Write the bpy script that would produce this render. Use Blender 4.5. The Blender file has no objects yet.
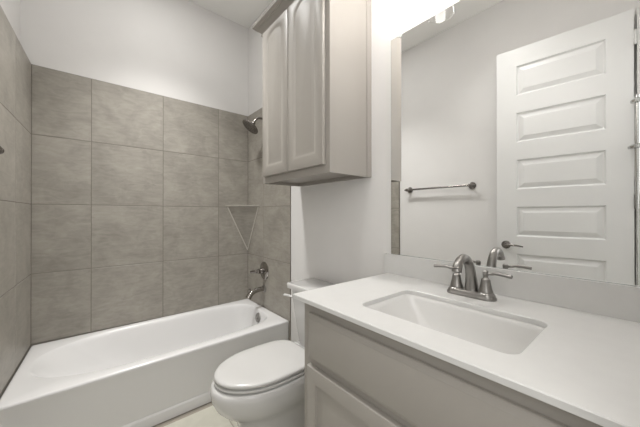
import bpy, bmesh, math, random
from mathutils import Vector, Matrix
random.seed(4)
SC = bpy.context.scene
COL = SC.collection
PI = math.pi

# ------------------------------------------------------------------ camera, world, lights, exposure
cam_d = bpy.data.cameras.new('camera')
cam = bpy.data.objects.new('camera', cam_d); COL.objects.link(cam)
cam_d.sensor_width = 36.0
cam_d.lens = 276.25 / 640 * 36.0
cam_d.clip_start = 0.01
YAW, PITCH = math.radians(39.609), 0.0026
fw = Vector((-math.cos(YAW) * math.cos(PITCH), math.sin(YAW) * math.cos(PITCH), math.sin(PITCH)))
cam.location = (2.588, -1.206, 1.22)
cam.rotation_euler = fw.to_track_quat('-Z', 'Y').to_euler()
SC.camera = cam

world = bpy.data.worlds.new('world'); SC.world = world
world.use_nodes = True
world.node_tree.nodes['Background'].inputs[0].default_value = (1.0, 0.98, 0.95, 1)

def area(name, loc, aim, sx, sy, power, col=(1, 1, 1)):
    d = bpy.data.lights.new(name, 'AREA'); d.shape = 'RECTANGLE'; d.size = sx; d.size_y = sy
    d.energy = power; d.color = col
    o = bpy.data.objects.new(name, d); COL.objects.link(o); o.location = loc
    o.rotation_euler = (Vector(aim) - Vector(loc)).to_track_quat('-Z', 'Y').to_euler()
    return o
# light from the hall through the open doorway
HALL, WORLD, SPOT, FILL_SPOT, FILL_DISC, BULB = 15.0, 0.75, 185.0, 38.0, 5.0, 106.0
world.node_tree.nodes['Background'].inputs[1].default_value = WORLD
area('hall_light', (3.40, -1.72, 1.85), (0.9, -0.25, 1.1), 0.9, 1.4, HALL, (1.0, 0.99, 0.975))
# recessed ceiling lamp over the tub, and an added fill lamp
def down(name, loc, power, deg, size):
    d = bpy.data.lights.new(name, 'SPOT'); d.energy = power; d.spot_size = math.radians(deg); d.spot_blend = 1.0
    d.shadow_soft_size = size; d.color = (1.0, 0.985, 0.96)
    o = bpy.data.objects.new(name, d); COL.objects.link(o); o.location = loc
down('ceiling_spot', (0.66, -0.78, 3.07), SPOT, 100, 0.12)
down('ceiling_spot', (1.85, -0.98, 3.07), FILL_SPOT, 118, 0.08)  # added overhead fill, brightens the counter and the room
ld = bpy.data.lights.new('fill_disc', 'AREA'); ld.shape = 'DISK'; ld.size = 0.16; ld.energy = FILL_DISC; ld.color = (1.0, 0.99, 0.97)  # extra wide fill added at the tub lamp to lift the upper walls
lo = bpy.data.objects.new('fill_disc', ld); COL.objects.link(lo); lo.location = (0.66, -0.78, 3.08)

SC.view_settings.view_transform = 'Standard'
SC.view_settings.look = 'None'
SC.view_settings.gamma = 1.0
SC.view_settings.exposure = 0.07
SC.view_settings.use_curve_mapping = False

# ------------------------------------------------------------------ materials
def lin(r, g, b):
    f = lambda c: (c / 255 / 12.92) if c / 255 <= 0.04045 else ((c / 255 + 0.055) / 1.055) ** 2.4
    return (f(r), f(g), f(b), 1)

def mat(name, col, rough=0.5, metal=0.0, var=0.0, scale=6.0, bump=0.0, bscale=200.0, coat=0.0):
    m = bpy.data.materials.new(name); m.use_nodes = True
    nt = m.node_tree; b = nt.nodes['Principled BSDF']
    b.inputs['Roughness'].default_value = rough
    b.inputs['Metallic'].default_value = metal
    b.inputs['Coat Weight'].default_value = coat
    b.inputs['Coat Roughness'].default_value = 0.08
    tc = nt.nodes.new('ShaderNodeTexCoord')
    n = nt.nodes.new('ShaderNodeTexNoise'); n.inputs['Scale'].default_value = scale
    n.inputs['Detail'].default_value = 5
    nt.links.new(tc.outputs['Object'], n.inputs['Vector'])
    r = nt.nodes.new('ShaderNodeValToRGB')
    c = Vector(col[:3])
    r.color_ramp.elements[0].position = 0.3; r.color_ramp.elements[1].position = 0.7
    r.color_ramp.elements[0].color = (*(c * (1 - var)), 1)
    r.color_ramp.elements[1].color = (*(c * (1 + var)), 1)
    nt.links.new(n.outputs['Fac'], r.inputs['Fac'])
    nt.links.new(r.outputs['Color'], b.inputs['Base Color'])
    if bump:
        n2 = nt.nodes.new('ShaderNodeTexNoise'); n2.inputs['Scale'].default_value = bscale
        nt.links.new(tc.outputs['Object'], n2.inputs['Vector'])
        bp = nt.nodes.new('ShaderNodeBump'); bp.inputs['Strength'].default_value = bump
        bp.inputs['Distance'].default_value = 0.002
        nt.links.new(n2.outputs['Fac'], bp.inputs['Height'])
        nt.links.new(bp.outputs['Normal'], b.inputs['Normal'])
    return m

def tile_mat(name, dark, light, rough):
    """cement-look porcelain: soft clouds, fine streaks, every tile cut from another place of the pattern"""
    m = bpy.data.materials.new(name); m.use_nodes = True
    nt = m.node_tree; N = nt.nodes; L = nt.links; b = N['Principled BSDF']
    tc = N.new('ShaderNodeTexCoord'); geo = N.new('ShaderNodeNewGeometry')
    mul = N.new('ShaderNodeMath'); mul.operation = 'MULTIPLY'; mul.inputs[1].default_value = 37.0
    L.new(geo.outputs['Random Per Island'], mul.inputs[0])
    add = N.new('ShaderNodeVectorMath'); add.operation = 'ADD'
    L.new(tc.outputs['Object'], add.inputs[0]); L.new(mul.outputs[0], add.inputs[1])
    n1 = N.new('ShaderNodeTexNoise'); n1.inputs['Scale'].default_value = 5.5; n1.inputs['Detail'].default_value = 9
    n1.inputs['Roughness'].default_value = 0.62; n1.inputs['Distortion'].default_value = 0.7
    L.new(add.outputs[0], n1.inputs['Vector'])
    mp = N.new('ShaderNodeMapping'); mp.inputs['Scale'].default_value = (9, 9, 30)
    L.new(add.outputs[0], mp.inputs['Vector'])
    n2 = N.new('ShaderNodeTexNoise'); n2.inputs['Scale'].default_value = 1.0; n2.inputs['Detail'].default_value = 8
    n2.inputs['Distortion'].default_value = 1.5
    L.new(mp.outputs[0], n2.inputs['Vector'])
    mx = N.new('ShaderNodeMix'); mx.inputs[0].default_value = 0.38
    L.new(n1.outputs['Fac'], mx.inputs[2]); L.new(n2.outputs['Fac'], mx.inputs[3])
    rp = N.new('ShaderNodeValToRGB')
    rp.color_ramp.elements[0].position = 0.34; rp.color_ramp.elements[0].color = dark
    rp.color_ramp.elements[1].position = 0.66; rp.color_ramp.elements[1].color = light
    L.new(mx.outputs[0], rp.inputs['Fac']); L.new(rp.outputs['Color'], b.inputs['Base Color'])
    b.inputs['Roughness'].default_value = rough
    return m

M = {}
M['paint'] = mat('white_wall_paint', (0.72, 0.708, 0.695), 0.75, bump=0.15, bscale=350, var=0.01)
M['ceiling'] = mat('ceiling_paint', (0.88, 0.875, 0.85), 0.85, bump=0.2, bscale=250, var=0.01)
M['tile'] = tile_mat('taupe_cement_tile', (0.246, 0.229, 0.199, 1), (0.378, 0.354, 0.313, 1), 0.42)
M['grout'] = mat('tile_grout', (0.20, 0.182, 0.158), 0.9, var=0.05)
M['floor_tile'] = tile_mat('beige_floor_tile', (0.46, 0.448, 0.382, 1), (0.54, 0.527, 0.455, 1), 0.45)
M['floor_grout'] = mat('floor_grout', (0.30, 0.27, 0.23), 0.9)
M['caulk'] = mat('tile_edge_caulk', (0.56, 0.53, 0.48), 0.6)
M['tub'] = mat('white_tub_acrylic', (0.73, 0.725, 0.72), 0.22, coat=0.25)
M['porcelain'] = mat('white_porcelain', (0.62, 0.613, 0.602), 0.14, coat=0.5)
M['seat'] = mat('white_seat_plastic', (0.60, 0.594, 0.58), 0.22, coat=0.2)
M['greige'] = mat('greige_cabinet_paint', (0.338, 0.316, 0.286), 0.42, var=0.012)
M['quartz'] = mat('white_quartz', (0.64, 0.635, 0.62), 0.28, var=0.015, scale=25)
M['basin'] = mat('white_basin_glaze', (0.68, 0.672, 0.655), 0.12, coat=0.5)
M['nickel'] = mat('brushed_nickel', (0.30, 0.289, 0.275), 0.33, 1.0, var=0.03)
M['dark_nickel'] = mat('dark_nickel', (0.25, 0.232, 0.22), 0.25, 1.0)
M['chrome'] = mat('chrome', (0.62, 0.62, 0.61), 0.1, 1.0)
M['polished'] = mat('polished_nickel', (0.36, 0.34, 0.318), 0.13, 1.0)
M['dark'] = mat('dark_rubber_nozzle', (0.03, 0.028, 0.026), 0.5)
M['door'] = mat('white_door_enamel', (0.71, 0.71, 0.70), 0.38)
M['trim'] = mat('white_trim_enamel', (0.64, 0.635, 0.62), 0.4)
M['mirror'] = mat('mirror_silver', (0.95, 0.955, 0.95), 0.0, 1.0)
M['mirror_edge'] = mat('mirror_glass_edge', (0.30, 0.33, 0.31), 0.2)
M['clip'] = mat('clear_clip_plastic', (0.75, 0.76, 0.75), 0.15)
M['gap'] = mat('cabinet_inside', (0.30, 0.27, 0.235), 0.7)

def emit(name, col, s):
    m = bpy.data.materials.new(name); m.use_nodes = True
    b = m.node_tree.nodes['Principled BSDF']
    b.inputs['Emission Color'].default_value = (*col, 1); b.inputs['Emission Strength'].default_value = s
    return m
M['bulb'] = emit('lit_bulb', (1.0, 0.965, 0.925), BULB)
M['lens'] = emit('lit_lens', (1.0, 0.95, 0.9), 1.5)

def glass_mat():
    m = bpy.data.materials.new('clear_shade_glass'); m.use_nodes = True
    nt = m.node_tree; nt.nodes.clear()
    o = nt.nodes.new('ShaderNodeOutputMaterial'); t = nt.nodes.new('ShaderNodeBsdfTransparent')
    g = nt.nodes.new('ShaderNodeBsdfGlossy'); g.inputs['Roughness'].default_value = 0.05
    fr = nt.nodes.new('ShaderNodeLayerWeight'); fr.inputs['Blend'].default_value = 0.25
    mx = nt.nodes.new('ShaderNodeMixShader')
    nt.links.new(fr.outputs['Facing'], mx.inputs[0]); nt.links.new(t.outputs[0], mx.inputs[1])
    nt.links.new(g.outputs[0], mx.inputs[2]); nt.links.new(mx.outputs[0], o.inputs[0])
    return m
M['glass'] = glass_mat()

# ------------------------------------------------------------------ mesh helpers
def obj(name, bm, m, parent=None, loc=None, smooth=True, angle=35):
    bmesh.ops.remove_doubles(bm, verts=bm.verts, dist=1e-6)
    bmesh.ops.recalc_face_normals(bm, faces=bm.faces)
    me = bpy.data.meshes.new(name); bm.to_mesh(me); bm.free()
    for mm in (m if isinstance(m, (list, tuple)) else [m]):
        me.materials.append(mm)
    if smooth:
        me.polygons.foreach_set('use_smooth', [True] * len(me.polygons))
        me.set_sharp_from_angle(angle=math.radians(angle))
    o = bpy.data.objects.new(name, me); COL.objects.link(o)
    if parent: o.parent = parent
    if loc: o.location = loc
    return o

def thing(name, label, cat, loc=(0, 0, 0), rz=0, group=None):
    o = bpy.data.objects.new(name, None); COL.objects.link(o)
    o.empty_display_size = 0.05
    o.location = loc; o.rotation_euler = (0, 0, rz); o['label'] = label; o['category'] = cat
    if group: o['group'] = group
    return o

def struct(o, label, cat):
    o['kind'] = 'structure'; o['label'] = label; o['category'] = cat
    return o

def box(bm, x0, x1, y0, y1, z0, z1, bev=0.0, seg=2, mi=0):
    r = bmesh.ops.create_cube(bm, size=1.0)
    vs = r['verts']
    for v in vs:
        v.co = Vector((x0 + (v.co.x + .5) * (x1 - x0), y0 + (v.co.y + .5) * (y1 - y0), z0 + (v.co.z + .5) * (z1 - z0)))
    fs = list({f for v in vs for f in v.link_faces})
    for f in fs: f.material_index = mi
    if bev:
        es = list({e for v in vs for e in v.link_edges})
        r = bmesh.ops.bevel(bm, geom=es, offset=bev, segments=seg, affect='EDGES', profile=0.5)
        for f in r['faces']: f.material_index = mi
    return bm

def loft(bm, loops, cap0=False, cap1=False, closed=True, mi=0):
    L = [[bm.verts.new(p) for p in lp] for lp in loops]
    n = len(L[0])
    for a, b in zip(L, L[1:]):
        for i in range(n if closed else n - 1):
            j = (i + 1) % n
            f = bm.faces.new((a[i], a[j], b[j], b[i])); f.material_index = mi
    if cap0: bm.faces.new(L[0]).material_index = mi
    if cap1: bm.faces.new(L[-1][::-1]).material_index = mi
    return L

def rrect(x0, x1, y0, y1, r, z, k=6):
    pts = []
    for cx, cy, a0 in ((x1 - r, y1 - r, 0), (x0 + r, y1 - r, PI / 2), (x0 + r, y0 + r, PI), (x1 - r, y0 + r, 1.5 * PI)):
        for i in range(k + 1):
            a = a0 + PI / 2 * i / k
            pts.append((cx + r * math.cos(a), cy + r * math.sin(a), z))
    return pts

def axes(d):
    d = Vector(d).normalized()
    u = d.orthogonal().normalized(); v = d.cross(u)
    return u, v, d

def lathe(bm, prof, origin, direction, n=32, cap0=True, cap1=True, mi=0):
    """prof = [(radius, distance along direction)]"""
    u, v, d = axes(direction); o = Vector(origin)
    loops = [[o + d * h + u * (r * math.cos(2 * PI * i / n)) + v * (r * math.sin(2 * PI * i / n)) for i in range(n)] for r, h in prof]
    return loft(bm, loops, cap0, cap1, mi=mi)

def smooth_path(P, k=6):
    """Catmull-Rom through the points; each point is (x, y, z, r...)"""
    P = [Vector(p) if len(p) <= 4 else p for p in P]
    out = []
    for i in range(len(P) - 1):
        p0 = P[max(i - 1, 0)]; p1 = P[i]; p2 = P[i + 1]; p3 = P[min(i + 2, len(P) - 1)]
        for j in range(k):
            t = j / k
            out.append(0.5 * ((2 * p1) + (p2 - p0) * t + (2 * p0 - 5 * p1 + 4 * p2 - p3) * t * t + (3 * p1 - p0 - 3 * p2 + p3) * t ** 3))
    out.append(P[-1])
    return out

def tube(bm, path, rad=None, n=16, cap=True, sq=(1, 1)):
    """path of Vectors (3D, or 4D with the radius last)"""
    pts = [Vector(p[:3]) for p in path]
    rs = [p[3] if len(p) > 3 else rad for p in path]
    t0 = (pts[1] - pts[0]).normalized(); u = t0.orthogonal().normalized()
    loops = []
    for i, p in enumerate(pts):
        t = (pts[min(i + 1, len(pts) - 1)] - pts[max(i - 1, 0)]).normalized()
        u = (u - t * u.dot(t)).normalized(); v = t.cross(u)
        loops.append([p + u * (rs[i] * sq[0] * math.cos(2 * PI * k / n)) + v * (rs[i] * sq[1] * math.sin(2 * PI * k / n)) for k in range(n)])
    loft(bm, loops, cap, cap)

def panel_loops(x0, x1, z0, z1, arch, prof, na=18):
    """nested outlines (with an arched top) from the opening of a panel inward; prof = [(inset, y)]"""
    loops = []
    for ins, y in prof:
        a0, a1, b0, b1 = x0 + ins, x1 - ins, z0 + ins, z1 - ins
        ah = max(arch - 0.0 * ins, 0)
        lp = [(a0, y, b0), (a1, y, b0)]
        if arch:
            cx = (a0 + a1) / 2; hw = (a1 - a0) / 2
            for i in range(na + 1):
                t = PI * i / na
                lp.append((cx + hw * math.cos(t), y, b1 - ah + ah * math.sin(t) ** 0.9))
        else:
            lp += [(a1, y, b1), (a0, y, b1)]
        loops.append(lp)
    return loops

RAISED = [(0, 0), (0.003, 0.0008), (0.012, 0.0042), (0.016, 0.0048), (0.020, 0.0048), (0.046, 0.0012), (0.049, 0.0008)]

def panel_door(bm, x0, x1, z0, z1, yf, t, stile, rail_b, rail_t, arch=0.0, prof=RAISED, edge=0.004, na=18):
    """cabinet door facing -Y: bevelled slab edge, frame, groove and raised field"""
    loops = panel_loops(x0 + stile, x1 - stile, z0 + rail_b, z1 - rail_t, arch, [(i, yf + d) for i, d in prof], na)
    inner = loops[0]
    def rect(e, y):
        a0, a1, b0, b1 = x0 + e, x1 - e, z0 + e, z1 - e
        lp = [(a0, y, b0), (a1, y, b0)]
        if arch:
            for i in range(na + 1):
                f = i / na
                if i == 0: lp.append((a1, y, b1))
                elif i == na: lp.append((a0, y, b1))
                else: lp.append((a1 + (a0 - a1) * f, y, b1))
        else:
            lp += [(a1, y, b1), (a0, y, b1)]
        return lp
    loft(bm, [rect(0, yf + t), rect(0, yf + edge), rect(edge * .3, yf + edge * .3), rect(edge, yf)] + loops, cap0=True, cap1=True)

def slab_front(bm, x0, x1, z0, z1, yf, t, prof):
    """flat drawer front with a moulded edge; prof = [(inset, depth from the front)]"""
    loops = [[(x0 + e, yf + d, z0 + e), (x1 - e, yf + d, z0 + e), (x1 - e, yf + d, z1 - e), (x0 + e, yf + d, z1 - e)] for e, d in [(0, t)] + prof]
    loft(bm, loops, True, True)

# ------------------------------------------------------------------ the room
H = 3.09
YW = 0.008          # painted face of the mirror wall
YL = -1.56          # painted face of the opposite wall
XF = 2.62           # wall with the doorway
SL = -0.0413        # the tub end wall runs slightly askew
TL = -1.509         # tile face of the end wall in the back corner

def floor_build():
    bm = bmesh.new()
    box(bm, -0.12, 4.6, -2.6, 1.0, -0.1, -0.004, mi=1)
    T = 0.457; g = 0.004
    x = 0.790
    xs = []
    while x < 4.5: xs.append(x); x += T
    ys = [-2.40 + T * i for i in range(9)]
    for a in xs:
        for b in ys:
            if a < 2.74 and (b + T > YW + T or b + T < YL): continue
            y0, y1 = b, b + T
            if a < 2.74: y0, y1 = max(b, YL), min(b + T, YW)
            if y1 - y0 < 0.02: continue
            box(bm, a, a + T - g, y0, y1 - g, -0.004, 0.0, 0.0008, 1)
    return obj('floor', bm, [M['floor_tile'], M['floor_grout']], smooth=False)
struct(floor_build(), 'pale beige floor tile between bathtub and toilet', 'floor')

bm = bmesh.new(); box(bm, -0.12, 2.76, -1.7, 0.13, H, H + 0.1)
struct(obj('ceiling', bm, M['ceiling'], smooth=False), 'flat pale grey ceiling of the bathroom', 'ceiling')

def tiles(bm, cols, rows, put, g=0.0020):
    """put(a, z, d) -> point; d = 0 at the tile face, 1 at its back"""
    for a0, a1 in zip(cols, cols[1:]):
        for z0, z1 in zip(rows, rows[1:]):
            A0, A1, Z0, Z1 = a0 + g, a1 - g, z0 + g, z1 - g; e = 0.0013
            q = lambda i, d: [put(A0 + i, Z0 + i, d), put(A1 - i, Z0 + i, d), put(A1 - i, Z1 - i, d), put(A0 + i, Z1 - i, d)]
            loft(bm, [q(0, 0.006), q(0, 0.0012), q(e, 0)], cap0=True, cap1=True)
ROWS = [0.372 + 0.4572 * k for k in range(5)]
ZT = ROWS[-1]

bm = bmesh.new(); box(bm, -0.12, -0.010, -1.7, 0.13, 0, H)
wb = struct(obj('wall_back', bm, M['paint'], smooth=False), 'far wall behind the bathtub, white paint above taupe tile', 'wall')
bm = bmesh.new()
tiles(bm, [TL, -1.2073, -0.7501, -0.2929, 0.0], ROWS, lambda a, z, d: (-d, a, z))
obj('tile_facing', bm, M['tile'], wb, smooth=False)
bm = bmesh.new(); box(bm, -0.0098, -0.0012, TL - 0.02, 0.006, 0.05, ZT)
obj('grout', bm, M['grout'], wb, smooth=False)

bm = bmesh.new(); box(bm, -0.12, 2.76, YW, 0.13, 0, H)
wr = struct(obj('wall_right', bm, M['paint'], smooth=False), 'white wall carrying the mirror and the wall cabinet', 'wall')
bm = bmesh.new()
tiles(bm, [0.0, 0.318, 0.762], ROWS, lambda a, z, d: (a, d, z))
tiles(bm, [0.752, 0.762], [0.0, 0.372], lambda a, z, d: (a, d, z))
obj('tile_facing', bm, M['tile'], wr, smooth=False)
bm = bmesh.new(); box(bm, -0.001, 0.762, 0.0012, YW - 0.0002, 0.0, ZT)
obj('grout', bm, M['grout'], wr, smooth=False)

bm = bmesh.new(); box(bm, -0.12, 2.76, -1.7, YL, 0, H)
wl = struct(obj('wall_left', bm, M['paint'], smooth=False), 'wall opposite the mirror, white beyond the tiled tub end', 'wall')
bm = bmesh.new()
tiles(bm, [0.0, 0.372, 0.705], ROWS, lambda a, z, d: (a, TL + SL * a - d, z))
tiles(bm, [0.705, 0.752], [0.0, 0.365], lambda a, z, d: (a, TL + SL * a - d, z))
obj('tile_facing', bm, M['tile'], wl, smooth=False)
bm = bmesh.new()
q = lambda z: [(-0.002, TL - 0.0012, z), (0.705, TL + SL * 0.705 - 0.0012, z), (0.705, YL + 0.0002, z), (-0.002, YL + 0.0002, z)]
loft(bm, [q(0.0), q(ZT)], True, True)
obj('grout', bm, M['grout'], wl, smooth=False)

bm = bmesh.new()
box(bm, XF, 2.74, -0.70, YW, 0, H)
box(bm, XF, 2.74, YL, -0.70, 2.56, H)
struct(obj('wall_front', bm, M['paint'], smooth=False), 'wall with the open doorway beside the vanity end', 'wall')
bm = bmesh.new()
box(bm, 2.522, 2.74, YL, -1.487, 0, 2.545, 0.002)
struct(obj('trim_1', bm, M['trim'], smooth=False), 'white door jamb on the hinge side of the open door', 'trim')
bm = bmesh.new()
prof = [(0, 0), (0.012, 0), (0.012, 0.085), (0.008, 0.1), (0, 0.105)]
loft(bm, [[(x, YL + d, z) for d, z in prof] for x in (0.755, 2.52)], True, True)
struct(obj('baseboard_left', bm, M['trim'], smooth=False), 'white baseboard along the wall opposite the mirror', 'baseboard')
bm = bmesh.new()
loft(bm, [[(x, YW - d, z) for d, z in prof] for x in (0.764, 1.71)], True, True)
struct(obj('baseboard_right', bm, M['trim'], smooth=False), 'white baseboard on the wall behind the toilet', 'baseboard')

# ------------------------------------------------------------------ panelled door standing open
HX, HY = 2.508, -1.487
DANG = math.atan2(-1.400 + 1.487, 1.753 - 2.508)
door = thing('door_1', 'white door of six equal horizontal panels standing open, seen in the mirror', 'door', (HX, HY, 0.0), DANG)
door['kind'] = 'structure'
def room_door():
    bm = bmesh.new()
    W, Z0, Z1, t = 0.76, 0.012, 2.546, 0.035
    st0, st1 = 0.125, 0.134          # hinge stile, lock stile
    tops = [2.407 - 0.3757 * k for k in range(6)]
    ph = 0.236
    prof = [(0, 0), (0.005, 0.007), (0.010, 0.0125), (0.015, 0.013), (0.045, 0.004), (0.047, 0.003)]
    X0, X1 = st0, W - st1
    def quad(a0, a1, b0, b1):
        f = bm.faces.new([bm.verts.new(p) for p in ((a0, 0, b0), (a1, 0, b0), (a1, 0, b1), (a0, 0, b1))])
    quad(0, X0, Z0, Z1); quad(X1, W, Z0, Z1)
    zz = Z1
    for zt in tops:
        quad(X0, X1, zt, zz)
        loft(bm, panel_loops(X0, X1, zt - ph, zt, 0, prof), cap1=True)
        zz = zt - ph
    quad(X0, X1, Z0, zz)
    for a in ((0, 0), (W, W)):
        bm.faces.new([bm.verts.new(p) for p in ((a[0], 0, Z0), (a[0], 0, Z1), (a[0], t, Z1), (a[0], t, Z0))])
    for z in (Z0, Z1):
        bm.faces.new([bm.verts.new(p) for p in ((0, 0, z), (W, 0, z), (W, t, z), (0, t, z))])
    bm.faces.new([bm.verts.new(p) for p in ((0, t, Z0), (W, t, Z0), (W, t, Z1), (0, t, Z1))])
    return bm
obj('door_leaf', room_door(), M['door'], door, smooth=True, angle=20)
# lever handle
lever = bpy.data.objects.new('door_handle', None); COL.objects.link(lever); lever.parent = door
lever.location = (0.695, 0, 0.972)
bm = bmesh.new(); lathe(bm, [(0.033, 0), (0.033, 0.004), (0.028, 0.010), (0.014, 0.013), (0.011, 0.05), (0.013, 0.056), (0.0, 0.058)], (0, 0, 0), (0, -1, 0), cap1=False)
obj('rosette', bm, M['dark_nickel'], lever)
bm = bmesh.new(); tube(bm, smooth_path([(0.0, -0.05, 0, .010), (-0.03, -0.052, 0.002, .009), (-0.07, -0.05, 0.002, .0075), (-0.105, -0.045, -0.004, .006), (-0.118, -0.043, -0.007, .005)]))
obj('lever', bm, M['dark_nickel'], lever)
for z in (0.25, 1.30, 2.36):
    bm = bmesh.new()
    box(bm, -0.03, 0.0, 0.004, 0.006, z - 0.045, z + 0.045)
    lathe(bm, [(0.006, -0.047), (0.007, -0.045), (0.007, 0.045), (0.006, 0.047)], (-0.006, -0.004, z), (0, 0, 1), 16)
    obj('hinge', bm, M['nickel'] if z < 2 else M['trim'], door)

# ------------------------------------------------------------------ bathtub
def tub_build():
    bm = bmesh.new()
    X0, X1 = 0.002, 0.748; Y1 = -0.002; ZR = 0.374
    yl = lambda x: TL + SL * x + 0.002
    k = 26
    S = []   # normalised square perimeter
    for i in range(k): S.append((-1 + 2 * i / k, -1))
    for i in range(k): S.append((1, -1 + 2 * i / k))
    for i in range(k): S.append((1 - 2 * i / k, 1))
    for i in range(k): S.append((-1, 1 - 2 * i / k))
    def rect(e, z, fx=0.0):
        lp = []
        for sx, sy in S:
            x = X0 + e + (X1 - X0 - 2 * e) * (sx + 1) / 2
            y = (yl(x) + e) + (Y1 - e - yl(x) - e) * (sy + 1) / 2
            if sx > 0.999: x += fx
            lp.append((x, y, z))
        return lp
    def oval(x0, x1, y0, y1, z, nl, nr):
        cx, cy, hx, hy = (x0 + x1) / 2, (y0 + y1) / 2, (x1 - x0) / 2, (y1 - y0) / 2
        lp = []
        for sx, sy in S:
            f = (sy + 1) / 2; n = nl + (nr - nl) * f
            # finer spacing along the long side
            r = (abs(sx) ** n + abs(sy) ** n) ** (1 / n)
            lp.append((cx + hx * sx / r, cy + hy * sy / r, z))
        return lp
    loops = [rect(0, 0.0, 0.0), rect(0, 0.052, 0.0), rect(0, 0.058, -0.002), rect(0, 0.064, -0.010), rect(0, 0.30, -0.006),
             rect(0, ZR - 0.03, -0.004), rect(0, ZR - 0.014, 0.0), rect(0.002, ZR - 0.005), rect(0.007, ZR - 0.001), rect(0.014, ZR)]
    loops += [oval(0.050, 0.686, -1.472, -0.060, ZR, 2.7, 4.2), oval(0.056, 0.680, -1.466, -0.066, ZR - 0.002, 2.7, 4.2),
              oval(0.062, 0.673, -1.455, -0.072, ZR - 0.009, 2.7, 4.2), oval(0.070, 0.666, -1.432, -0.077, ZR - 0.03, 2.7, 4.2),
              oval(0.084, 0.654, -1.37, -0.086, ZR - 0.09, 2.7, 4.2), oval(0.098, 0.640, -1.28, -0.104, ZR - 0.16, 2.8, 4.2),
              oval(0.112, 0.626, -1.19, -0.122, ZR - 0.23, 2.9, 4.2), oval(0.130, 0.606, -1.10, -0.155, ZR - 0.275, 3, 4.2),
              oval(0.165, 0.572, -1.02, -0.195, ZR - 0.30, 3, 4), oval(0.22, 0.51, -0.92, -0.26, ZR - 0.305, 3, 4)]
    loops = [[(x, y, z + 0.008 * (y + 0.75) / 0.75 * z / ZR) for x, y, z in lp] for lp in loops]
    loft(bm, loops, cap0=True, cap1=True)
    return bm
tub = thing('bathtub', 'white alcove bathtub with flat apron below the taupe tiles', 'bathtub')
obj('tub_shell', tub_build(), M['tub'], tub, angle=50)
bm = bmesh.new()
lathe(bm, [(0.041, 0), (0.041, 0.006), (0.038, 0.011), (0.018, 0.014), (0.0, 0.0145)], (0.385, -0.080, 0.318), (0, -1, 0.14), cap1=False)
tube(bm, [(0.385, -0.092, 0.316), (0.385, -0.110, 0.313)], 0.006)
obj('overflow_cover', bm, M['nickel'], tub)
bm = bmesh.new(); lathe(bm, [(0.034, 0), (0.034, 0.003), (0.02, 0.006), (0, 0.007)], (0.36, -0.34, 0.0665), (0, 0, 1), cap1=False)
obj('drain', bm, M['nickel'], tub)

# ------------------------------------------------------------------ corner shelf wedge of tile
bm = bmesh.new()
A, B, V0, K = Vector((0.0005, -0.205, 1.291)), Vector((0.222, -0.0005, 1.291)), Vector((0.0015, -0.0015, 0.87)), Vector((0.0005, -0.0005, 1.291))
Vd = Vector((0.0005, -0.0005, 0.85))
up = Vector((0, 0, 0.012))
vs = [bm.verts.new(p) for p in (A, B, K, Vd)]
for f in ((0, 3, 1), (0, 2, 3), (1, 3, 2), (0, 1, 2)): bm.faces.new([vs[i] for i in f])
shelf = thing('corner_shelf', 'triangular taupe tile wedge shelf in the tub corner above the spout', 'shelf')
obj('wedge', bm, M['tile'], shelf, smooth=False)
bm = bmesh.new()
tri = lambda e, z: [(0.0005, -0.208 - e, z), (0.225 + e, -0.0005, z), (0.0005, -0.0005, z)]
loft(bm, [tri(0.012, 1.292), tri(0.014, 1.294), tri(0.014, 1.304), tri(0.012, 1.306)], True, True)
obj('ledge', bm, M['tile'], shelf, smooth=False)
bm = bmesh.new()
for P in (A, B):
    tube(bm, [P + Vector((0.002, -0.002, -0.004)), Vd + Vector((0.006, -0.006, 0.016))], 0.0052, 8)
obj('caulk_edge', bm, M['caulk'], shelf)

# ------------------------------------------------------------------ shower fittings
sh = thing('showerhead', 'dark nickel shower head on a bent arm high in the tub corner', 'shower head')
bm = bmesh.new(); lathe(bm, [(0.03, 0), (0.03, 0.004), (0.022, 0.011), (0.012, 0.014)], (0.375, 0, 2.050), (0, -1, 0))
obj('flange', bm, M['dark_nickel'], sh)
hc = Vector((0.358, -0.128, 2.000)); hd = Vector((-0.10, -0.62, -0.78)).normalized()
bm = bmesh.new()
tube(bm, smooth_path([(0.375, -0.008, 2.050, .0095), (0.374, -0.035, 2.066, .0095), (0.370, -0.068, 2.068, .0095), (0.363, -0.096, 2.050, .0095), tuple(hc - hd * 0.025) + (.0095,)]))
obj('arm', bm, M['dark_nickel'], sh)
bm = bmesh.new()
lathe(bm, [(0.013, -0.03), (0.017, -0.022), (0.016, -0.012), (0.03, 0.0), (0.066, 0.012), (0.078, 0.020), (0.080, 0.027), (0.077, 0.033), (0.066, 0.034)], hc, hd, 40)
obj('head', bm, M['dark_nickel'], sh)
bm = bmesh.new()
u, v, d = axes(hd)
lathe(bm, [(0.062, 0.0335), (0.060, 0.0365)], hc, hd, 40)
for ring, cnt in ((0.02, 6), (0.038, 12), (0.053, 18)):
    for i in range(cnt):
        a = 2 * PI * i / cnt
        lathe(bm, [(0.0025, 0.036), (0.0018, 0.040)], hc + u * ring * math.cos(a) + v * ring * math.sin(a), hd, 8, mi=1)
obj('spray_face', bm, [M['dark_nickel'], M['dark']], sh)

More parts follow.
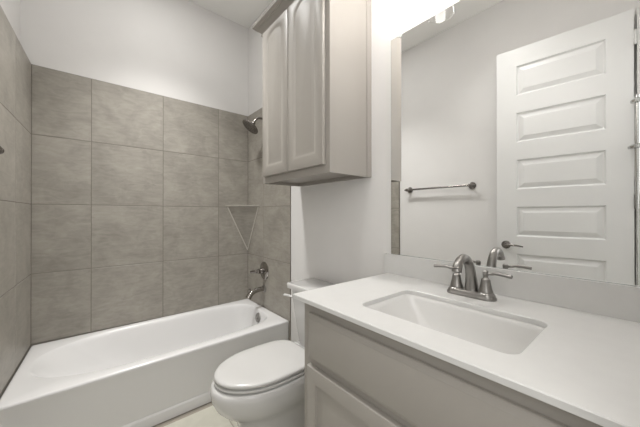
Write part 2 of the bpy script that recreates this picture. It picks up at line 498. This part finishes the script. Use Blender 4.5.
vt = thing('shower_valve', 'round nickel shower valve plate with lever on the tiled wall', 'shower valve')
vc = (0.345, 0, 0.711)
bm = bmesh.new(); lathe(bm, [(0.080, 0), (0.080, 0.003), (0.074, 0.008), (0.040, 0.013), (0.034, 0.016)], vc, (0, -1, 0), 48)
obj('escutcheon', bm, M['polished'], vt)
bm = bmesh.new(); lathe(bm, [(0.028, 0.012), (0.026, 0.03), (0.02, 0.045), (0.022, 0.05), (0.022, 0.068), (0.014, 0.076), (0, 0.078)], vc, (0, -1, 0), cap1=False)
tube(bm, smooth_path([(vc[0], -0.058, vc[2], .016), (vc[0] - .02, -0.077, vc[2] - .002, .016), (vc[0] - 0.042, -0.095, vc[2] - .006, .014), (vc[0] - 0.060, -0.106, vc[2] - .010, .011)]))
obj('lever_handle', bm, M['dark_nickel'], vt)

sp = thing('tub_spout', 'curved nickel tub spout over the end of the bathtub', 'tub spout')
bm = bmesh.new(); lathe(bm, [(0.032, 0), (0.032, 0.005), (0.026, 0.012), (0.020, 0.014)], (0.345, 0, 0.548), (0, -1, 0))
obj('flange', bm, M['nickel'], sp)
bm = bmesh.new()
tube(bm, smooth_path([(0.345, -0.008, 0.548, .022), (0.345, -0.05, 0.550, .021), (0.345, -0.100, 0.541, .021), (0.345, -0.138, 0.519, .024), (0.345, -0.158, 0.490, .026)]), n=24)
obj('spout_body', bm, M['polished'], sp)
bm = bmesh.new(); lathe(bm, [(0.006, 0), (0.006, 0.018), (0.010, 0.022), (0.010, 0.031), (0, 0.033)], (0.345, -0.135, 0.538), (0, -0.4, 1), 16, cap1=False)
obj('diverter_knob', bm, M['dark_nickel'], sp)

# ------------------------------------------------------------------ toilet
TX = 1.270
def egg(yb, yf, w, z, n=64, yc=None):
    yc = yb + (yf - yb) * 0.50 if yc is None else yc
    lp = []
    for i in range(n):
        a = 2 * PI * i / n; c, s = math.cos(a), math.sin(a)
        if s <= 0:   # front half, towards -y
            x = w / 2 * c; y = yc + (yc - yf) * s
        else:
            e = 2 / 4.2
            x = w / 2 * math.copysign(abs(c) ** e, c); y = yc + (yb - yc) * abs(s) ** e
        lp.append((x, y, z))
    return lp
toilet = thing('toilet', 'white elongated toilet with lid down between bathtub and vanity', 'toilet', (TX, 0, 0))
bm = bmesh.new()
loft(bm, [egg(-0.235, -0.735, 0.330, 0.398), egg(-0.23, -0.760, 0.366, 0.396), egg(-0.23, -0.770, 0.378, 0.388), egg(-0.23, -0.772, 0.381, 0.36),
          egg(-0.23, -0.766, 0.374, 0.325), egg(-0.225, -0.748, 0.352, 0.288), egg(-0.22, -0.718, 0.316, 0.255), egg(-0.21, -0.680, 0.276, 0.228),
          egg(-0.20, -0.652, 0.244, 0.195), egg(-0.19, -0.634, 0.226, 0.14), egg(-0.17, -0.628, 0.220, 0.07), egg(-0.15, -0.634, 0.228, 0.025), egg(-0.15, -0.638, 0.234, 0.0)], True, True)
# deck under the tank
loft(bm, [rrect(-.085, .085, -.27, -.03, .03, .24), rrect(-.13, .13, -.28, -.03, .04, .32), rrect(-.165, .165, -.29, -.03, .05, .37), rrect(-.168, .168, -.29, -.03, .05, .392), rrect(-.16, .16, -.283, -.037, .045, .400)], True, True)
# trapway bulge on the sides
for s in (-1, 1):
    tube(bm, smooth_path([(s * .050, -.46, .15, .034), (s * .066, -.40, .17, .040), (s * .070, -.32, .16, .042), (s * .068, -.25, .09, .042), (s * .066, -.21, .045, .04)]), n=16)
obj('bowl', bm, M['porcelain'], toilet, angle=50)
bm = bmesh.new()
loft(bm, [rrect(-.125, .125, -.19, -.035, .035, .402), rrect(-.135, .135, -.195, -.03, .035, .43), rrect(-.158, .158, -.205, -.025, .03, .56),
          rrect(-.176, .176, -.212, -.02, .03, .68), rrect(-.180, .180, -.214, -.02, .03, .744)], True, True)
obj('tank', bm, M['porcelain'], toilet, angle=50)
bm = bmesh.new()
loft(bm, [rrect(-.190, .190, -.224, -.012, .016, .744), rrect(-.200, .200, -.234, -.010, .018, .748), rrect(-.202, .202, -.236, -.010, .018, .770), rrect(-.200, .200, -.234, -.012, .018, .776), rrect(-.196, .196, -.230, -.016, .016, .779)], True, True)
obj('tank_lid', bm, M['porcelain'], toilet, angle=50)
bm = bmesh.new()
loft(bm, [egg(-.272, -.728, .325, .3985), egg(-.262, -.740, .345, .4025), egg(-.252, -.752, .364, .4045), egg(-.250, -.756, .369, .410), egg(-.252, -.754, .366, .4145), egg(-.262, -.742, .350, .4175)], True, True)
obj('seat', bm, M['seat'], toilet, angle=50)
bm = bmesh.new()
loft(bm, [egg(-.285, -.712, .300, .4172), egg(-.280, -.716, .306, .4235), egg(-.252, -.750, .360, .4240), egg(-.249, -.753, .365, .4265), egg(-.248, -.755, .367, .434), egg(-.252, -.750, .361, .4405), egg(-.268, -.735, .340, .4435), egg(-.31, -.68, .265, .4455), egg(-.40, -.59, .12, .447)], True, True)
obj('lid', bm, M['seat'], toilet, angle=60)
for s in (-1, 1):
    bm = bmesh.new(); box(bm, s * .075 - .022, s * .075 + .022, -.265, -.228, .402, .432, .007, 3)
    obj('hinge', bm, M['seat'], toilet)
    bm = bmesh.new(); lathe(bm, [(.014, 0), (.014, .008), (.011, .016), (.004, .021), (0, .0215)], (s * .118, -.30, 0.0), (0, 0, 1), 20, cap1=False)
    obj('bolt_cap', bm, M['seat'], toilet)
fl = bpy.data.objects.new('flush_lever', None); COL.objects.link(fl); fl.parent = toilet; fl.location = (-.135, -.2125, .702)
bm = bmesh.new(); lathe(bm, [(.014, 0), (.014, .005), (.009, .008), (.008, .02)], (0, 0, 0), (0, -1, 0), 20)
obj('pivot', bm, M['dark_nickel'], fl)
bm = bmesh.new(); tube(bm, smooth_path([(.008, -.02, 0, .008), (-.02, -.022, .001, .0075), (-.05, -.025, -.001, .0075), (-.075, -.028, -.004, .0085), (-.082, -.0285, -.005, .006)]), sq=(1, .7))
obj('lever', bm, M['seat'], fl)

# ------------------------------------------------------------------ wall cabinet over the toilet
CX0, CX1, CZ0, CZ1, CYF = 0.888, 1.571, 1.428, 2.455, -0.302
wc = thing('wall_cabinet', 'greige wall cabinet with two arched doors hung above the toilet', 'cabinet')
bm = bmesh.new()
t = 0.016
box(bm, CX0, CX0 + t, CYF + .019, YW, CZ0, CZ1); box(bm, CX1 - t, CX1, CYF + .019, YW, CZ0, CZ1)
box(bm, CX0 + t, CX1 - t, CYF + .019, YW, CZ1 - t, CZ1); box(bm, CX0 + t, CX1 - t, CYF + .019, YW, CZ0 + .022, CZ0 + .022 + t)
box(bm, CX0 + t, CX1 - t, YW - .006, YW, CZ0 + .03, CZ1 - t)
box(bm, CX1, CX1 + .005, -.028, YW, CZ0, CZ1)         # scribe strip
box(bm, CX0 + t, CX1 - t, YW - .02, YW, CZ0, CZ0 + .022)
obj('case', bm, M['greige'], wc, smooth=False)
bm = bmesh.new()
box(bm, CX0, CX0 + .04, CYF, CYF + .019, CZ0, CZ1); box(bm, CX1 - .045, CX1, CYF, CYF + .019, CZ0, CZ1)
box(bm, CX0 + .04, CX1 - .045, CYF, CYF + .019, CZ0, CZ0 + .06); box(bm, CX0 + .04, CX1 - .045, CYF, CYF + .019, CZ1 - .07, CZ1)
box(bm, 1.208, 1.242, CYF, CYF + .019, CZ0 + .06, CZ1 - .07)
obj('face_frame', bm, M['greige'], wc, smooth=False)
for a, b in ((0.914, 1.222), (1.228, 1.541)):
    bm = bmesh.new()
    panel_door(bm, a, b, 1.469, 2.430, CYF - .0215, .020, .056, .060, .027, arch=.060)
    obj('door', bm, M['greige'], wc, angle=25)
bm = bmesh.new()
CP = [(0, 0), (.010, .001), (.011, .009), (.006, .011), (.008, .018), (.014, .026), (.023, .034), (.033, .039), (.034, .044), (.040, .045), (.041, .050), (.047, .053), (.055, .061), (.056, .074), (0, .074)]
ring = []
for d, h in CP:
    z = 2.432 + h
    ring.append([(CX0 - d, YW, z), (CX0 - d, CYF - .001 - d, z), (CX1 + d, CYF - .001 - d, z), (CX1 + d, YW, z)])
loft(bm, ring, closed=False)
f = [(CX0, YW), (CX0, CYF), (CX1, CYF), (CX1, YW)]
obj('crown_molding', bm, M['greige'], wc, angle=25)

# ------------------------------------------------------------------ vanity
VX0, VX1, VYF = 1.733, 2.612, -0.575
ZC = 0.913; CT = 0.016
va = thing('vanity_cabinet', 'greige vanity cabinet under the white countertop', 'cabinet')
bm = bmesh.new()
box(bm, VX0, VX0 + .018, VYF + .02, YW - .002, 0.0, ZC - CT); box(bm, VX1 - .018, VX1, VYF + .02, YW - .002, 0.0, ZC - CT)
box(bm, VX0 + .018, VX1 - .018, VYF + .02, YW - .002, .10, .118); box(bm, VX0 + .018, VX1 - .018, YW - .01, YW - .002, .118, ZC - CT)
obj('case', bm, M['greige'], va, smooth=False)
bm = bmesh.new(); box(bm, VX0 + .018, VX1 - .018, VYF + .075, VYF + .09, 0, .10)
obj('toe_kick', bm, M['greige'], va, smooth=False)
bm = bmesh.new()
box(bm, VX0, VX0 + .055, VYF, VYF + .02, 0, ZC - CT); box(bm, VX1 - .055, VX1, VYF, VYF + .02, 0, ZC - CT)
for z0, z1 in ((.10, .14), (.635, .69), (.83, ZC - CT)):
    box(bm, VX0 + .055, VX1 - .055, VYF, VYF + .02, z0, z1)
obj('face_frame', bm, M['greige'], va, smooth=False)
bm = bmesh.new()
slab_front(bm, 1.772, 2.598, .691, .857, VYF - .021, .020, [(0, .012), (.002, .009), (.005, .008), (.014, .001), (.017, 0)])
obj('drawer_front', bm, M['greige'], va, angle=20)
for a, b in ((1.772, 2.193), (2.200, 2.598)):
    bm = bmesh.new()
    panel_door(bm, a, b, .125, .668, VYF - .021, .020, .052, .055, .052, prof=[(0, 0), (.002, .008), (.004, .0095), (.016, .0098), (.046, .003), (.049, .0025)], edge=.007)
    obj('door', bm, M['greige'], va, angle=25)

SX0, SX1, SY0, SY1 = 1.945, 2.400, -0.503, -0.205
ct = thing('countertop', 'white quartz countertop on the greige vanity', 'countertop')
bm = bmesh.new()
X0, X1, Y0, Y1 = 1.698, 2.617, -0.607, YW - .001
o_ = lambda e, z: rrect(X0 + e, X1 - e, Y0 + e, Y1 - e, .003, z)
h_ = lambda e, z: rrect(SX0 - e, SX1 + e, SY0 - e, SY1 + e, .035, z)
loft(bm, [h_(0, ZC - CT), h_(0, ZC - .0015), h_(.0015, ZC), o_(.002, ZC), o_(0, ZC - .002), o_(0, ZC - CT + .001), o_(.001, ZC - CT), h_(0, ZC - CT)])
obj('slab', bm, M['quartz'], ct, smooth=False)
bs = thing('backsplash', 'low white quartz backsplash strip under the mirror', 'backsplash')
bm = bmesh.new(); box(bm, 1.676, 2.617, -.013, YW - .001, ZC, 1.012, .0015)
obj('backsplash_slab', bm, M['quartz'], bs, smooth=False)

sk = thing('sink', 'white rectangular undermount sink set in the countertop below the faucet', 'sink')
bm = bmesh.new()
s_ = lambda l, r, f, b, z, rad: rrect(SX0 + l, SX1 - r, SY0 + f, SY1 - b, rad, z)
zb = ZC - CT
loft(bm, [s_(-.03, -.03, -.03, -.03, zb - .0005, .05), s_(-.002, -.002, -.002, -.002, zb - .0005, .037), s_(.001, .001, .001, .001, zb - .003, .036), s_(.006, .003, .003, .004, zb - .02, .036),
          s_(.03, .008, .007, .010, zb - .06, .04), s_(.065, .018, .014, .02, zb - .10, .045), s_(.085, .03, .03, .035, zb - .122, .05), s_(.11, .06, .06, .06, zb - .131, .05),
          s_(.20, .20, .12, .12, zb - .135, .02)], cap1=True)
obj('basin', bm, M['basin'], sk, angle=50)
bm = bmesh.new(); lathe(bm, [(.022, 0), (.022, .003), (.016, .005), (.012, .003), (0, .004)], (2.17, -.355, zb - .136), (0, 0, 1), 28, cap1=False)
obj('drain', bm, M['nickel'], sk)

# ------------------------------------------------------------------ faucet
FX, FY = 2.147, -0.104
fa = thing('faucet', 'brushed nickel two lever faucet standing behind the sink', 'faucet', (FX, FY, ZC))
bm = bmesh.new()
loft(bm, [rrect(-.086, .086, -.031, .031, .030, .0), rrect(-.086, .086, -.031, .031, .030, .007), rrect(-.083, .083, -.028, .028, .0275, .011), rrect(-.082, .082, -.027, .027, .0265, .017), rrect(-.077, .077, -.022, .022, .0215, .021)], True, True)
obj('base_plate', bm, M['nickel'], fa)
bm = bmesh.new()
tube(bm, smooth_path([(0, .008, .014, .026), (0, .008, .03, .0235), (0, .004, .07, .0190), (0, -.008, .108, .0170), (0, -.030, .136, .0160), (0, -.058, .147, .0152), (0, -.085, .142, .0150), (0, -.105, .127, .0155), (0, -.113, .113, .0165)]), n=24)
lathe(bm, [(.0165, 0), (.017, .004), (.0165, .010), (.012, .011)], (0, -.1135, .114), (0, -.25, -1), 24)
obj('spout', bm, M['nickel'], fa)
bm = bmesh.new()
tube(bm, [(0, .032, .005), (0, .032, .085)], .0022, 10)
lathe(bm, [(.003, 0), (.0045, .004), (.004, .008), (0, .010)], (0, .032, .085), (0, 0, 1), 14, cap1=False)
obj('lift_rod', bm, M['nickel'], fa)
for s in (-1, 1):
    h = bpy.data.objects.new('handle', None); COL.objects.link(h); h.parent = fa; h.location = (s * .052, 0, .015)
    bm = bmesh.new()
    lathe(bm, [(.0265, 0), (.0265, .006), (.0235, .009), (.0235, .014), (.0215, .018), (.0175, .036), (.0150, .052), (.0150, .056), (.0125, .059), (.0085, .062), (.0078, .068), (.0100, .071), (.0105, .084), (.007, .088), (0, .089)], (0, 0, 0), (0, 0, 1), 28, cap1=False)
    obj('handle_body', bm, M['nickel'], h)
    bm = bmesh.new()
    tube(bm, smooth_path([(0, 0, .078, .0062), (s * .02, -.003, .0795, .0062), (s * .034, -.005, .083, .0068), (s * .058, -.009, .0825, .0070), (s * .080, -.013, .0805, .0072), (s * .085, -.014, .080, .006)]), sq=(1, .8))
    obj('lever', bm, M['nickel'], h)

# ------------------------------------------------------------------ mirror
mi_ = thing('mirror', 'large frameless mirror standing on the backsplash', 'mirror')
bm = bmesh.new()
def mrect(e, y): return [(1.712 + e, y, 1.0125 + e), (2.612 - e, y, 1.0125 + e), (2.612 - e, y, 2.130 - e), (1.712 + e, y, 2.130 - e)]
loft(bm, [mrect(0, YW - .0005), mrect(0, YW - .0065), mrect(.0015, YW - .0075)], True, False, mi=1)
f = bm.faces.new([bm.verts.new(p) for p in mrect(.0015, YW - .0075)]); f.material_index = 0
obj('mirror_glass', bm, [M['mirror'], M['mirror_edge']], mi_, smooth=False)
for x in (1.768, 2.42):
    bm = bmesh.new()
    box(bm, x - .009, x + .009, -.005, YW, 2.131, 2.146, .002)
    box(bm, x - .009, x + .009, -.005, -.001, 2.118, 2.14, .0018)
    lathe(bm, [(.004, 0), (.004, .002), (.002, .003)], (x, -.005, 2.138), (0, -1, 0), 12)
    obj('mirror_clip', bm, M['clip'], mi_)

# ------------------------------------------------------------------ vanity light above the mirror
vl = thing('vanity_light', 'nickel vanity light with clear glass shades above the mirror', 'lamp')
LY = -.225; LXS = (1.865, 2.15, 2.435)
bm = bmesh.new(); box(bm, 1.98, 2.32, YW - .028, YW, 2.385, 2.485, .006, 3)
obj('back_plate', bm, M['nickel'], vl)
bm = bmesh.new()
tube(bm, [(1.865, LY + .03, 2.46), (2.435, LY + .03, 2.46)], .008)
for x in (2.05, 2.25): tube(bm, [(x, YW - .02, 2.45), (x, LY + .03, 2.46)], .007)
obj('bar', bm, M['nickel'], vl)
for x in LXS:
    hd_ = bpy.data.objects.new('lamp_shade', None); COL.objects.link(hd_); hd_.parent = vl; hd_.location = (x, LY, 2.285)
    bm = bmesh.new(); lathe(bm, [(.028, .14), (.028, .165), (.018, .18), (.008, .182)], (0, 0, 0), (0, 0, 1), 24)
    tube(bm, [(0, 0, .175), (0, .03, .175)], .007)
    obj('socket', bm, M['nickel'], hd_)
    bm = bmesh.new()
    lathe(bm, [(.068, 0), (.066, .03), (.060, .07), (.048, .11), (.03, .14)], (0, 0, 0), (0, 0, 1), 40, False, False)
    tube(bm, [(.068 * math.cos(2 * PI * i / 40), .068 * math.sin(2 * PI * i / 40), 0) for i in range(41)], .0028, 8, False)
    obj('glass', bm, M['glass'], hd_)
    bm = bmesh.new(); lathe(bm, [(.012, .14), (.013, .11), (.018, .085), (.022, .06), (.020, .038), (.012, .026), (0, .023)], (0, 0, 0), (0, 0, 1), 24, cap1=False)
    obj('bulb', bm, M['bulb'], hd_)

# ------------------------------------------------------------------ recessed ceiling lamp over the tub, and the fitting of the added fill lamp
for x, y, lab in ((0.66, -0.78, 'round recessed ceiling lamp above the bathtub'), (1.85, -0.98, 'added out-of-view fill lamp in the ceiling before the vanity')):
    dl = thing('downlight', lab, 'lamp', (x, y, H), group='recessed ceiling lamps')
    bm = bmesh.new(); lathe(bm, [(.098, 0), (.098, -.004), (.086, -.006), (.086, -.002)], (0, 0, 0), (0, 0, 1), 40, False, False)
    obj('trim_ring', bm, M['trim'], dl)
    bm = bmesh.new(); lathe(bm, [(.086, -.002), (.0, -.0021)], (0, 0, 0), (0, 0, 1), 40, False, False)
    obj('lens', bm, M['lens'], dl)

# ------------------------------------------------------------------ towel bar (opposite wall) and towel ring (beside the vanity)
def post(bm, o, d, L):
    lathe(bm, [(.034, 0), (.034, .005), (.029, .011), (.014, .015), (.011, .03), (.013, L - .016), (.018, L - .006), (.018, L + .006), (.010, L + .012), (0, L + .014)], o, d, 28, cap1=False)
tb = thing('towel_bar', 'nickel towel bar on the white wall opposite the mirror', 'towel bar')
bm = bmesh.new(); tube(bm, [(.830, YL + .052, 1.49), (1.508, YL + .052, 1.49)], .0100)
obj('bar', bm, M['dark_nickel'], tb)
for x in (.838, 1.498):
    bm = bmesh.new(); post(bm, (x, YL, 1.49), (0, 1, 0), .052)
    s = -1 if x < 1 else 1
    lathe(bm, [(.012, 0), (.016, .007), (.010, .016), (.011, .021), (.006, .029), (0, .030)], (x + s * .008, YL + .052, 1.49), (s, 0, 0), 20, cap1=False)
    obj('post', bm, M['dark_nickel'], tb)

# ------------------------------------------------------------------ slim pole standing in the doorway corner, seen only in the mirror
ps = thing('pole_stand', 'slim chrome pole with two collars at the mirror edge beside the door hinges', 'stand', (2.523, -1.437, 0))
bm = bmesh.new(); lathe(bm, [(.044, 0), (.044, .008), (.038, .014), (.012, .020)], (0, 0, 0), (0, 0, 1), 32)
obj('base', bm, M['nickel'], ps)
bm = bmesh.new(); lathe(bm, [(.0065, .018), (.0065, 1.33), (.009, 1.345), (.0145, 1.60), (.0150, 1.64)], (0, 0, 0), (0, 0, 1), 20)
lathe(bm, [(.012, 1.64), (.012, 1.97), (.008, 1.975)], (0, 0, 0), (0, 0, 1), 20)
obj('pole', bm, M['chrome'], ps)
for z, r in ((1.648, .042), (1.935, .030)):
    bm = bmesh.new(); lathe(bm, [(r * .7, -.012), (r, -.007), (r, .007), (r * .6, .016), (.012, .018)], (0, 0, z), (-.12, .1, 1), 28)
    obj('collar', bm, M['chrome'], ps)
